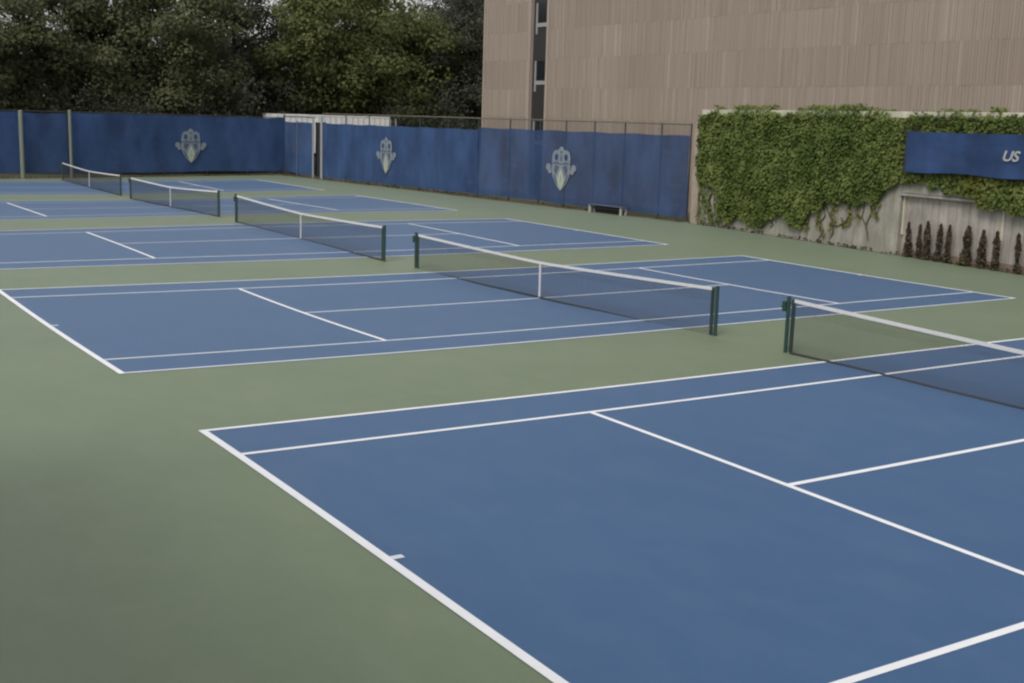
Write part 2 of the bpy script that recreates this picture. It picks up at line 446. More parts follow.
NLAB = ['black tennis net on the nearest court, running out of the photo at the right',
        'black tennis net across the second court, its white centre strap in plain view',
        'black tennis net on the third court, left of the photo middle',
        'small black tennis net on the fourth court, second from the far fence',
        'smallest black tennis net on the farthest court, nearest the far fence']
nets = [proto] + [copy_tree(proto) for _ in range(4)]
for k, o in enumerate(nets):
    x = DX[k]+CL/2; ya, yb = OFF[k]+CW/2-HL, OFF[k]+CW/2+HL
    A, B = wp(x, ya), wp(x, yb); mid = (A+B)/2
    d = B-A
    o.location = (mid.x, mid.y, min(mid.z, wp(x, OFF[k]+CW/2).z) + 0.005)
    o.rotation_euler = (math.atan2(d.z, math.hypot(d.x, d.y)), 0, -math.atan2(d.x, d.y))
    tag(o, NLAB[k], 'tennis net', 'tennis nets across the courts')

# ------------------------------------------------------------------ fences
def along(A, B, s):
    return A + (B-A).normalized()*s

def windscreen(name, A, B, s0, s1, z0, z1, mat, parent, off=0.06, seed=0, sag=0.05):
    """hung fabric panel with small folds and an uneven hem, on the court side of the wires"""
    d = (B-A).normalized(); nrm = Vector((d.y, -d.x, 0))
    n = max(4, int((s1-s0)/0.25)); h = 12
    vs, fs = [], []
    for j in range(h+1):
        for i in range(n+1):
            s = s0 + (s1-s0)*i/n; q = j/h
            fold = 0.034*mnoise.noise(Vector((s*1.1+seed*9, q*2.0, seed))) + 0.012*mnoise.noise(Vector((s*3.7+q*2.5, q*4.0, seed+3))) + 0.008*math.sin(s*5.1+seed)
            gap = (s*0.33) % 1.0
            hem = sag*(1-q)*(mnoise.noise(Vector((s*0.6, 3.3, seed)))*1.2)
            head = -0.035*q*math.sin(math.pi*gap)**2
            p = A + d*s + nrm*(off+fold)
            g = warp_np([[p.x, p.y, 0]])[0][2]
            vs.append((p.x, p.y, g*(1-q) + z0 + (z1-z0)*q + hem + head))
    w = n+1
    for j in range(h):
        for i in range(n):
            a = j*w+i; fs.append((a, a+1, a+1+w, a+w))
    me = bpy.data.meshes.new(name); me.from_pydata(vs, [], fs); me.materials.append(mat); me.update()
    me.polygons.foreach_set('use_smooth', [True]*len(fs))
    o = bpy.data.objects.new(name, me); COL.objects.link(o); o.parent = parent
    return o

def chain_mesh(A, B, s0, s1, z0, z1, parent):
    d = (B-A).normalized()
    a, b = A+d*s0, A+d*s1
    me = bpy.data.meshes.new('chain_link'); me.from_pydata([(a.x,a.y,z0),(b.x,b.y,z0),(b.x,b.y,z1),(a.x,a.y,z1)], [], [(0,1,2,3)])
    uv = me.uv_layers.new(name='UVMap'); L = s1-s0
    for i, c in enumerate([(0,0),(L,0),(L,z1-z0),(0,z1-z0)]): uv.data[i].uv = c
    me.materials.append(M['chain']); me.update()
    o = bpy.data.objects.new('chain_link', me); COL.objects.link(o); o.parent = parent
    return o

def post(A, B, s, z1, r, mat, parent, off=0.0, z0=-0.3, name='post'):
    d = (B-A).normalized(); nrm = Vector((d.y, -d.x, 0)); p = A + d*s + nrm*off
    m = MB(); m.tube([(p.x,p.y,z0),(p.x,p.y,z1)], r, 10)
    m.tube([(p.x,p.y,z1),(p.x,p.y,z1+0.03),(p.x,p.y,z1+0.06)], [r*1.15, r*0.9, r*0.2], 10)
    return m.build(name, mat, parent, smooth=False)

def emblem(A, B, s, zc, parent, w=1.05, h=1.20, off=0.125):
    """printed crest: arched top with two openings, side knobs, tapering sides, pale flame below"""
    d = (B-A).normalized(); nrm = Vector((d.y, -d.x, 0)); o0 = A + d*s + nrm*off
    def P(u, v, e=0.0):
        p = o0 + d*(u*w) + nrm*e
        return (p.x, p.y, zc + v*h)
    m = MB()
    def strip(pts, ws, mi=0, e=0.0):
        for (a, b), wa, wb in zip(zip(pts[:-1], pts[1:]), ws[:-1], ws[1:]):
            va = Vector((b[0]-a[0], b[1]-a[1])).normalized(); n = Vector((-va.y, va.x))
            m.quad(P(a[0]+n.x*wa, a[1]+n.y*wa, e), P(a[0]-n.x*wa, a[1]-n.y*wa, e), P(b[0]-n.x*wb, b[1]-n.y*wb, e), P(b[0]+n.x*wb, b[1]+n.y*wb, e), mi)
    def disc(u, v, r, mi=0, e=0.0):
        m.poly([P(u+r*math.cos(t*math.pi/6), v+r*math.sin(t*math.pi/6)*0.9, e) for t in range(12)], mi)
    # solid crest: lobed crown, side knobs, shield tapering to a point
    body = [(-0.60, 0.46), (-0.52, 0.66), (-0.34, 0.74), (-0.20, 0.72), (-0.12, 0.84), (0.0, 0.90), (0.12, 0.84), (0.20, 0.72), (0.34, 0.74), (0.52, 0.66), (0.60, 0.46),
            (0.60, 0.16), (0.64, -0.10), (0.56, -0.38), (0.34, -0.74), (0.0, -1.04), (-0.34, -0.74), (-0.56, -0.38), (-0.64, -0.10), (-0.60, 0.16)]
    m.poly([P(u, v) for u, v in body], 0)
    for s_ in (-1, 1):
        disc(s_*0.84, -0.02, 0.17, 0, 0.003); disc(s_*0.74, -0.20, 0.12, 0, 0.006)
        m.poly([P(s_*u, v, 0.006) for u, v in ((0.20, 0.50), (0.30, 0.58), (0.42, 0.52), (0.44, 0.36), (0.34, 0.26), (0.22, 0.32))], 3)
        m.poly([P(s_*u, v, 0.006) for u, v in ((0.10, 0.02), (0.40, 0.10), (0.46, -0.16), (0.30, -0.36), (0.22, -0.16))], 2)
        m.poly([P(s_*u, v, 0.006) for u, v in ((0.46, -0.28), (0.50, -0.36), (0.34, -0.66), (0.16, -0.84), (0.26, -0.62))], 2)
        strip([(s_*0.56, 0.14), (s_*0.34, 0.18), (0.0, 0.12)], [0.03, 0.045, 0.03], 2, 0.009)
    disc(0.0, 0.64, 0.07, 2, 0.006); strip([(0.0, 0.50), (0.0, 0.24)], [0.03, 0.05], 2, 0.006)
    fl = [(0, -0.02), (0.10, -0.24), (0.19, -0.40), (0.24, -0.58), (0.14, -0.84), (0.0, -0.98), (-0.15, -0.82), (-0.24, -0.56), (-0.17, -0.40), (-0.10, -0.22)]
    m.poly([P(u, v, 0.012) for u, v in fl], 1)
    strip([(0.0, -0.34), (0.02, -0.66)], [0.03, 0.015], 0, 0.016)
    return m.build('emblem', [M['emblem'], M['emblem_pale'], M['emblem_mid'], M['screen']], parent)

# -- far fence
LBF = (BF1-BF0).length
sB = lambda x: (x-BF0.x)/(BF1.x-BF0.x)*LBF
bf = tag(empty('chain_link_fence', tuple(BF0)), 'long far fence with blue windscreen in front of the dark trees', 'fence')
def reparent(o, p):
    o.parent = p; o.matrix_parent_inverse = Matrix.Translation(p.location).inverted()
BFK = []
m = MB(); a, b = BF0, BF1
m.tube([(a.x,a.y,3.98),(b.x,b.y,3.98)], 0.030, 8); BFK.append(m.build('top_rail', M['post_dark']))
BFK.append(chain_mesh(BF0, BF1, 0, LBF, 0.05, 3.97, None))
for i in range(14):
    BFK.append(post(BF0, BF1, 0.15 + i*3.05, 4.0, 0.035, M['post_dark'], None))
pale1 = post(BF0, BF1, sB(10.15), 3.95, 0.13, M['post_galv'], None, off=0.28); BFK.append(pale1)
pale2 = post(BF0, BF1, sB(13.12), 4.05, 0.095, M['post_galv'], None, off=0.28); BFK.append(pale2)
ws = windscreen('windscreen', BF0, BF1, 0.1, sB(10.1), 0.30, 3.92, M['screen'], None, seed=1); BFK.append(ws)
ws = windscreen('windscreen', BF0, BF1, sB(10.2), sB(13.05), 0.30, 3.88, M['screen_thin'], None, seed=2); BFK.append(ws)
ws2 = windscreen('windscreen', BF0, BF1, sB(13.2), LBF-0.1, 0.28, 3.95, M['screen'], None, seed=3); BFK.append(ws2)
for o in BFK: reparent(o, bf)
e1 = emblem(BF0, BF1, sB(21.19), 2.05, None, w=1.12, h=1.18); e1.parent = ws2

# -- side fence, with a narrow gate gap near the corner
LSF = (SF1-SF0).length
sf = tag(empty('chain_link_fence', tuple(SF0)), 'side fence with blue windscreen below an open wire top, ending at the ivy wall', 'fence')
SK = []
d = (SF1-SF0).normalized()
def rail(s0, s1, z, r, mat, name='top_rail'):
    a, b = SF0+d*s0, SF0+d*s1
    m = MB(); m.tube([(a.x,a.y,z),(b.x,b.y,z)], r, 8); o = m.build(name, mat); SK.append(o)
rail(0.0, 4.6, 4.05, 0.03, M['post_dark'])
rail(5.6, LSF, 4.33, 0.032, M['rail'])
SK.append(chain_mesh(SF0, SF1, 5.7, LSF, 0.05, 4.33, None))
SK.append(chain_mesh(SF0, SF1, 0.0, 4.6, 0.05, 4.05, None))
for s in (8.7, 11.7, 14.7, 17.6, 20.6, 23.6, 26.5, 29.1, 31.2, 33.4, 35.6, 38.1, LSF-0.02):
    SK.append(post(SF0, SF1, s, 4.33, 0.036, M['post_dark'], None, off=-0.04))
SK.append(post(SF0, SF1, 0.0, 4.15, 0.06, M['post_dark'], None))
SK.append(post(SF0, SF1, 2.2, 3.75, 0.045, M['post_dim'], None, off=0.12))
SK.append(post(SF0, SF1, 4.55, 4.0, 0.06, M['post_mid'], None, off=0.14))
SK.append(post(SF0, SF1, 5.75, 4.15, 0.09, M['post_mid'], None, off=0.14))
SK.append(windscreen('windscreen', SF0, SF1, 0.1, 4.5, 0.22, 3.72, M['screen_thin'], None, seed=4))
SK.append(windscreen('gate_leaf', SF0, SF1, 4.30, 5.80, 0.10, 3.78, M['gate_cloth'], None, off=-0.15, seed=9))
w1 = windscreen('windscreen', SF0, SF1, 5.85, 23.7, 0.16, 3.72, M['screen'], None, seed=5); SK.append(w1)
w2 = windscreen('windscreen', SF0, SF1, 23.75, LSF+0.02, 0.20, 3.84, M['screen_see'], None, seed=6); SK.append(w2)
for o in SK: reparent(o, sf)
emblem(SF0, SF1, 14.03, 2.00, None, w=1.15, h=1.15).parent = w1
emblem(SF0, SF1, 31.08, 2.02, None, w=1.20, h=1.16).parent = w2
# keep the print on its cloth: children of parts inherit the fence's transform
bpy.context.view_layer.update()
for o in list(bpy.data.objects):
    if o.name.startswith('emblem'):
        o.matrix_parent_inverse = o.parent.matrix_world.inverted()

# bench at the foot of the side fence
def bench():
    A = SF0 + d*34.0; B = SF0 + d*36.5; mid = (A+B)/2
    nrm = Vector((d.y, -d.x, 0)); mid += nrm*0.55
    g = wp(mid.x, mid.y).z
    o = tag(empty('bench', (mid.x, mid.y, g), math.atan2(d.y, d.x)), 'low grey bench with pale legs against the blue side fence', 'bench')
    s = MB()
    for y in (-0.16, 0.0, 0.16): s.box(-1.25, 1.25, y-0.07, y+0.07, 0.37, 0.41)
    s.build('seat', M['bench_seat'], o, bevel=0.005)
    for x in (-1.12, 1.12):
        l = MB(); l.box(x-0.05, x+0.05, -0.20, -0.10, 0.0, 0.365); l.box(x-0.05, x+0.05, 0.10, 0.20, 0.0, 0.365); l.box(x-0.045, x+0.045, -0.10, 0.10, 0.26, 0.35)
        l.build('leg', M['bench_leg'], o, bevel=0.006)
    b = MB(); b.box(-1.05, 1.05, -0.02, 0.02, 0.20, 0.26); b.build('stretcher', M['post_dark'], o)
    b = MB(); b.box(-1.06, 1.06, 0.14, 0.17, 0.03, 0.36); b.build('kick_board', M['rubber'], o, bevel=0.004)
bench()
# ------------------------------------------------------------------ concrete wall (local frame: x along the wall, y towards the court, z up)
WD = (WL1-WL0).normalized(); WLEN = (WL1-WL0).length; WANG = math.atan2(WD.y, WD.x)
# local +y = to the right of travel reversed: court side is -x world
def wl(s, off, z):
    n = Vector((WD.y, -WD.x, 0))            # towards the courts (west)
    p = WL0 + WD*s + n*off
    return Vector((p.x, p.y, z))
class WMB(MB):
    """boxes given along the wall"""
    def wbox(s, s0, s1, o0, o1, z0, z1, mi=0):
        n = len(s.v)
        for z in (z0, z1):
            for (a, b) in ((s0,o0),(s1,o0),(s1,o1),(s0,o1)): s.v.append(tuple(wl(a, b, z)))
        for f in ((0,3,2,1),(4,5,6,7),(0,1,5,4),(1,2,6,5),(2,3,7,6),(3,0,4,7)):
            s.f.append(tuple(n+i for i in f)); s.mi.append(mi)
S_SPLIT = 12.75
wall = tag(empty('retaining_wall', tuple(WL0)), 'weathered concrete wall right of the fence, half covered in ivy', 'wall')
WK = []
w = WMB(); w.wbox(0.62, S_SPLIT, -0.45, 0.0, -0.4, 4.745); WK.append(w.build('wall', M['concrete'], bevel=0.02))
w = WMB(); w.wbox(S_SPLIT+0.004, WLEN, -0.45, 0.0, 2.17, 4.745); WK.append(w.build('wall', M['concrete'], bevel=0.02))
# recessed fluted panel under the ledge
w = WMB(); w.wbox(S_SPLIT+0.004, WLEN, -0.45, -0.20, -0.4, 2.165)
s = S_SPLIT+0.16; rnd = random.Random(5)
while s < WLEN-0.3:
    wd = rnd.uniform(0.16, 0.30)
    w.wbox(s, s+wd-0.012, -0.199, -0.178+rnd.uniform(0,0.012), 0.20, 2.10)
    s += wd
WK.append(w.build('recessed_panel', M['concrete_pale']))
w = WMB(); w.wbox(S_SPLIT+0.03, S_SPLIT+0.11, -0.198, -0.13, 0.70, 2.045); w.wbox(S_SPLIT+4.42, S_SPLIT+4.50, -0.198, -0.15, 0.9, 2.045); WK.append(w.build('panel_edge', M['cap']))
w = WMB(); w.wbox(S_SPLIT+0.01, WLEN, -0.02, 0.035, 2.07, 2.16); WK.append(w.build('ledge', M['concrete'], bevel=0.015))
w = WMB(); w.wbox(S_SPLIT+0.14, WLEN, -0.199, -0.14, -0.3, 0.19); WK.append(w.build('plinth', M['reddish'], bevel=0.01))
w = WMB(); w.wbox(0.60, WLEN, -0.52, 0.10, 4.75, 4.98); WK.append(w.build('coping', M['cap'], bevel=0.02))
w = WMB(); w.wbox(0.10, 0.595, -0.50, 0.10, -0.4, 4.745); WK.append(w.build('pier', M['concrete_pier'], bevel=0.02))
for o in WK: reparent(o, wall)

# ------------------------------------------------------------------ leaves
def leaf_mesh(name, pts, mat, size=(0.10, 0.18), fold=0.3, seed=0, face=None, spread=1.0, parent=None):
    """many small folded leaves: pts = list of positions (Vector)"""
    rnd = np.random.RandomState(seed); P = np.array([tuple(p) for p in pts]); n = len(P)
    nr = rnd.normal(size=(n,3))*spread
    if face is not None:
        fa_ = np.asarray(face, float); nr = nr + (fa_ if fa_.ndim == 2 else fa_[None])
    nr /= np.linalg.norm(nr, axis=1)[:, None]
    t = rnd.normal(size=(n,3)); t -= nr*(t*nr).sum(1)[:, None]; t /= np.linalg.norm(t, axis=1)[:, None]
    b = np.cross(nr, t)
    L = rnd.uniform(size[0], size[1], n)[:, None]; Wd = L*rnd.uniform(0.30, 0.46, n)[:, None]
    v = np.empty((n*6, 3))
    base = P - t*L*0.5; tip = P + t*L*0.5
    v[0::6] = base; v[1::6] = P - t*L*0.10 + b*Wd + nr*Wd*fold; v[2::6] = tip
    v[3::6] = P - t*L*0.10 - b*Wd + nr*Wd*fold; v[4::6] = P + t*L*0.28 + b*Wd*0.6 + nr*Wd*fold*.6; v[5::6] = P + t*L*0.28 - b*Wd*0.6 + nr*Wd*fold*.6
    me = bpy.data.meshes.new(name)
    me.vertices.add(n*6); me.vertices.foreach_set('co', v.ravel())
    idx = np.arange(n)[:, None]*6
    fa = np.concatenate([idx + np.array([[0,1,4,2]]), idx + np.array([[0,2,5,3]])], 1).reshape(-1, 4)
    nf = len(fa)
    me.loops.add(nf*4); me.loops.foreach_set('vertex_index', fa.ravel().astype(np.int32))
    me.polygons.add(nf); me.polygons.foreach_set('loop_start', np.arange(0, nf*4, 4, dtype=np.int32))
    me.polygons.foreach_set('loop_total', np.full(nf, 4, dtype=np.int32))
    me.materials.append(mat); me.update(calc_edges=True); me.validate()
    if parent is False: return me
    o = bpy.data.objects.new(name, me); COL.objects.link(o)
    if parent: o.parent = parent
    return o

# ------------------------------------------------------------------ ivy
def ivy(label, s0, s1, lo, hi, depth, density, seed, mat, mat2=None, stems=()):
    root = tag(empty('climbing_ivy', tuple(wl((s0+s1)/2, 0.0, max(0.0, lo((s0+s1)/2))))), label, 'ivy')
    rnd = random.Random(seed); A, B = [], []
    n = int((s1-s0)*5*density)
    for _ in range(n):
        s = rnd.uniform(s0, s1); z = rnd.uniform(0, 5.4)
        l, h = lo(s), hi(s)
        edge = 0.22*mnoise.noise(Vector((s*1.9, z*1.9, seed)))
        if z < l+edge or z > h+edge*0.9: continue
        clump = 0.5+0.45*mnoise.noise(Vector((s*2.3, z*2.3, seed+4)))+0.45*mnoise.noise(Vector((s*0.8, z*0.8, seed+6)))
        k = depth*(0.35+0.65*clump)*(0.55+0.45*min(1, (z-l)/0.8+0.1))
        off = 0.04 + k*math.sqrt(rnd.random())
        p = wl(s, off, z) + Vector((0,0,rnd.uniform(-.03,.03)))
        if z > 4.85: p = wl(s, rnd.uniform(-0.45, off), z)
        ye = mnoise.noise(Vector((s*0.9, z*0.9, seed+9))) + rnd.uniform(-.3,.3)
        (B if (mat2 and ye > 0.28) else A).append(p)
    nn = Vector((WD.y, -WD.x, 0)); fc = (nn.x*0.9, nn.y*0.9, 0.55)
    fo = leaf_mesh('foliage', A, mat, (0.06, 0.17), seed=seed, face=fc, spread=0.50)
    reparent(fo, root)
    if B:
        f2 = leaf_mesh('foliage', B, mat2, (0.10, 0.19), seed=seed+1, face=fc, spread=0.55); reparent(f2, root)
    if stems:
        for st in stems:
            m = MB(); m.tube([wl(a, 0.03, z) for a, z in st], [0.028]*(len(st)-1)+[0.012], 5)
            reparent(m.build('stem', M['stem']), root)
    return root
def interp(tab):
    def f(s):
        if s <= tab[0][0]: return tab[0][1]
        for (a, va), (b, vb) in zip(tab[:-1], tab[1:]):
            if s <= b: return va + (vb-va)*(s-a)/(b-a)
        return tab[-1][1]
    return f
lo_main = interp([(0.6,2.0),(1.6,1.75),(2.2,1.3),(2.5,0.55),(3.0,0.15),(3.6,0.55),(4.4,0.40),(5.3,0.35),(5.8,0.72),(6.4,0.85),(7.0,0.55),(7.6,0.45),(8.2,1.05),(9.0,1.45),(9.8,1.65),(10.6,1.55),(11.2,1.75),(11.6,1.60),(12.0,2.10),(12.7,2.45),(13.0,2.6)])
hi_main = interp([(0.6,4.72),(1.4,4.72),(1.65,5.15),(1.95,4.74),(2.5,4.76),(2.9,5.10),(3.6,5.14),(4.3,5.02),(5.2,5.16),(6.3,4.72),(6.5,4.74),(6.9,5.12),(7.3,5.05),(8.0,5.18),(8.6,5.04),(9.8,5.26),(10.4,5.08),(11.0,5.18),(11.9,5.04),(12.1,4.72),(12.8,4.72),(13.0,4.8)])
stems = []
rs = random.Random(77)
def wander(s, z, z1, amp=0.25):
    pts = [(s, z)]
    n = 7
    for i in range(n):
        s += rs.uniform(-amp, amp); z += (z1-z)/(n-i); pts.append((s, z))
    return pts
for s in (0.9, 1.3, 1.7, 2.1, 3.4, 5.9, 6.5, 7.4, 8.4, 8.9, 9.6, 10.3, 10.9, 11.5): stems.append(wander(s, lo_main(s)+0.6, rs.uniform(0.02, 0.5) if s < 9 else rs.uniform(0.3, 1.2)))
# hanging loop left of the recessed panel
stems.append([(9.9,1.9),(10.2,1.55),(10.3,1.2),(10.0,0.85),(9.6,0.7),(9.2,0.8)])
ivy('thick green ivy mat hanging over the wall between the fence and the blue banner', 0.62, 13.0, lo_main, hi_main, 0.40, 820, 21, M['leaf_ivy'], None, stems)
# loose shoots on the bare concrete
def shoots():
    root = tag(empty('ivy_shoot', tuple(wl(1.3, 0, 0))), 'sparse ivy shoots over the bare lower wall by the tan pier', 'ivy')
    P = []
    r2 = random.Random(3)
    for _ in range(9):
        s = r2.uniform(0.7, 2.3); z = r2.uniform(1.4, 2.0)
        while z > 0.1:
            for _k in range(5): P.append(wl(s+r2.gauss(0, .08), 0.05+r2.random()*0.10, z+r2.gauss(0, .06)))
            z -= r2.uniform(0.10, 0.22); s += r2.uniform(-0.16, 0.16)
    reparent(leaf_mesh('foliage', P, M['leaf_ivy'], (0.09, 0.16), seed=8, face=(-.9, 0, .5), spread=.6), root)
    root2 = tag(empty('ivy_shoot', tuple(wl(9.6, 0, 0.5))), 'thin ivy runners trailing over the bare concrete under the ivy mat', 'ivy')
    P = []
    for s0, z0, zb in ((7.9,1.2,.35),(8.5,1.5,.2),(9.4,1.7,.5),(10.2,1.7,.75),(9.9,.95,.7),(10.9,1.75,1.0),(11.6,1.9,1.2)):
        s, z = s0, z0
        while z > zb:
            for _k in range(4): P.append(wl(s+r2.gauss(0, .07), 0.04+r2.random()*0.10, z+r2.gauss(0, .05)))
            z -= r2.uniform(0.06, 0.14); s += r2.uniform(-0.12, 0.12)
    reparent(leaf_mesh('foliage', P, M['leaf_ivy_yellow'], (0.09, 0.16), seed=9, face=(-.9, 0, .5), spread=.6), root2)
shoots()
hi_top = interp([(12.9,4.90),(13.6,5.0),(14.6,5.12),(15.6,5.0),(16.4,5.10),(17.4,4.92),(19,4.9),(21,5.05),(24,4.9),(33,5)])
ivy('narrow dark ivy fringe along the wall top above the blue banner', 12.9, 27.0, lambda s: 4.28, hi_top, 0.30, 520, 31, M['leaf_ivy'])
lo_bot = interp([(12.9,2.42),(13.8,2.55),(14.6,2.40),(15.4,2.30),(16.2,2.10),(16.8,1.90),(17.4,1.75),(18.5,1.85),(20,1.7),(33,1.8)])
ivy('yellowish ivy strip hanging under the blue banner over the ledge', 12.9, 27.0, lo_bot, lambda s: 3.02, 0.28, 560, 41, M['leaf_ivy'], M['leaf_ivy_yellow'])

# ------------------------------------------------------------------ banner on the wall
def banner():
    root = tag(empty('banner', tuple(wl(13.0, 0.3, 3.0))), 'long blue banner with pale slanted letters on the ivy wall', 'banner')
    s0, s1, z0, z1 = 13.20, 26.0, 2.95, 4.31
    n, h = 60, 7; vs, fs = [], []
    for j in range(h+1):
        for i in range(n+1):
            s = s0+(s1-s0)*i/n; q = j/h
            e = 0.36 + 0.025*mnoise.noise(Vector((s*1.1, q*3, 2))) + 0.012*mnoise.noise(Vector((s*4, q*2+s*1.5, 5)))
            zz = z0+(z1-z0)*q + (0.03*math.sin(s*1.7)*(1-q)) - 0.02*q*math.sin(math.pi*((s-s0)%1.5)/1.5)
            vs.append(tuple(wl(s, e, zz)))
    for j in range(h):
        for i in range(n):
            a = j*(n+1)+i; fs.append((a, a+1, a+n+2, a+n+1))
    # thickness: back sheet and rim
    N = len(vs); nn = Vector((WD.y, -WD.x, 0))*0.012
    vs += [(x-nn.x, y-nn.y, z) for x, y, z in vs]
    fs += [tuple(N+i for i in f[::-1]) for f in fs]
    me = bpy.data.meshes.new('cloth'); me.from_pydata(vs, [], fs); me.materials.append(M['banner']); me.update()
    o = bpy.data.objects.new('cloth', me); COL.objects.link(o); reparent(o, root)
    # dark hem cord along the border
    m = MB()
    m.tube([wl(s0-0.02, 0.37, z0-0.03), wl(s0-0.02, 0.37, z1+0.03)], 0.022, 6)
    reparent(m.build('hem', M['post_dark']), root)
    for k in range(9):
        s = s0+0.05+k*1.6
        for z in (z0+0.06, z1-0.06):
            m = MB(); m.tube([wl(s, 0.0, z), wl(s, 0.35, z)], 0.012, 5); reparent(m.build('bracket', M['post_dark']), root)
    cu = bpy.data.curves.new('letters', 'FONT'); cu.body = 'US'; cu.size = 0.52; cu.shear = 0.25; cu.extrude = 0.004; cu.offset = 0.012; cu.space_character = 0.98
    to = bpy.data.objects.new('tmp', cu); COL.objects.link(to)
    bpy.context.view_layer.update()
    dg = bpy.context.evaluated_depsgraph_get()
    me = bpy.data.meshes.new_from_object(to.evaluated_get(dg)); bpy.data.objects.remove(to)
    me.name = 'lettering'; me.materials.clear(); me.materials.append(M['letter'])
    for v in me.vertices:
        x, y, z = v.co; v.co = wl(17.40 + x*1.08, 0.405+z, 3.48 + y*0.86)
    lo = bpy.data.objects.new('lettering', me); COL.objects.link(lo); reparent(lo, root)
banner()

# ------------------------------------------------------------------ slim dark shrubs at the wall foot
SH = [(13.43,1.08,.15),(13.91,1.04,.13),(14.31,1.18,.16),(14.80,1.12,.16),(15.20,1.12,.13),(16.01,1.16,.23),(16.68,1.10,.20),(17.30,1.12,.17),(18.16,1.12,.13),(19.0,1.1,.16),(19.6,1.05,.15)]
SHL = ['slim dark upright shrub nearest the pale panel edge, first of the tight row of five', 'thinnest shrub of the tight five, second from the pale panel edge', 'tallest dark shrub in the middle of the tight row of five',
       'dark shrub fourth in the tight row of five at the wall', 'fifth dark shrub, last of the tight row before the wide gap', 'wide based dark shrub alone after the gap, a yellow tuft at its foot',
       'slim dark shrub next to the wide based one, second after the gap', 'faint grey shrub in front of the panel joint, third after the gap', 'slim dark shrub standing just inside the right edge of the photo',
       'dark upright shrub beyond the right edge of the photo', 'last dark upright shrub of the wall row, beyond the photo']
def shrub(i, s, h, r):
    r *= 1.15
    rr = random.Random(100+i); lean = rr.uniform(-.07,.07); base = wl(s, 0.10, 0.0); base.z = wp(base.x, base.y).z
    o = tag(empty('columnar_shrub', tuple(base)), SHL[i], 'shrub', 'slim dark shrubs along the wall foot')
    P = []
    for _ in range(int(1050*h*r/0.16)):
        q = rr.random()**1.05; h_ = h*1.1
        rad = r*(1.0-q)**0.42*(0.55+0.45*math.cos(max(0, 0.12-q)*4)) * (0.75+0.6*mnoise.noise(Vector((i*1.7, q*5, 0))))
        a = rr.uniform(0, 2*math.pi); k = math.sqrt(rr.random())
        P.append(Vector((rad*k*math.cos(a) + lean*q*h_ + 0.03*mnoise.noise(Vector((i*3.1, q*4, 1))), rad*k*math.sin(a)*0.8, 0.03+q*h_)))
    leaf_mesh('foliage', P, M['leaf_shrub'], (0.06, 0.12), seed=300+i, face=(0,0,0.7), spread=.8, parent=o)
    m = MB(); m.tube([(0,0,-0.02),(0.01,0,h*0.5),(0,0,h*0.85)], [0.022,0.016,0.006], 6); m.build('stem', M['bark'], o)
    if i == 5:
        leaf_mesh('foliage', [Vector((-0.20+rr.gauss(0,.03), rr.gauss(0,.06), 0.08+rr.random()*.08)) for _ in range(40)], M['leaf_ivy_yellow'], (0.05,0.09), seed=9, parent=o)
for i, (s, h, r) in enumerate(SH[:9]): shrub(i, s, h, r)

# weeds and dead leaves along the fence and wall foot
def litter():
    rr = random.Random(9); P = []
    for A, B, w in ((SF0, SF1, 0.45), (WL0, WL1, 0.25), (BF0, BF1, 0.4)):
        dd = (B-A).normalized(); n = Vector((dd.y, -dd.x, 0)); L = (B-A).length
        for _ in range(int(L*22)):
            s = rr.uniform(0, L)
            if mnoise.noise(Vector((s*0.8, A.x, 0))) < rr.uniform(-.5,.3): continue
            p = A + dd*s + n*(rr.random()**2*w)
            g = wp(p.x, p.y); P.append(Vector((p.x, p.y, g.z + 0.02 + rr.random()*0.10)))
    tag(leaf_mesh('leaf_litter', P, M['leaf_litter'], (0.07, 0.16), seed=71, face=(0,0,1), spread=.6), 'dead leaves and weeds lying along the fence and wall foot', kind='stuff')
M['leaf_litter'] = mat_leaf('leaf_litter', (0.10, 0.07, 0.04), (0.10, 0.11, 0.05), scale=1.5)
litter()

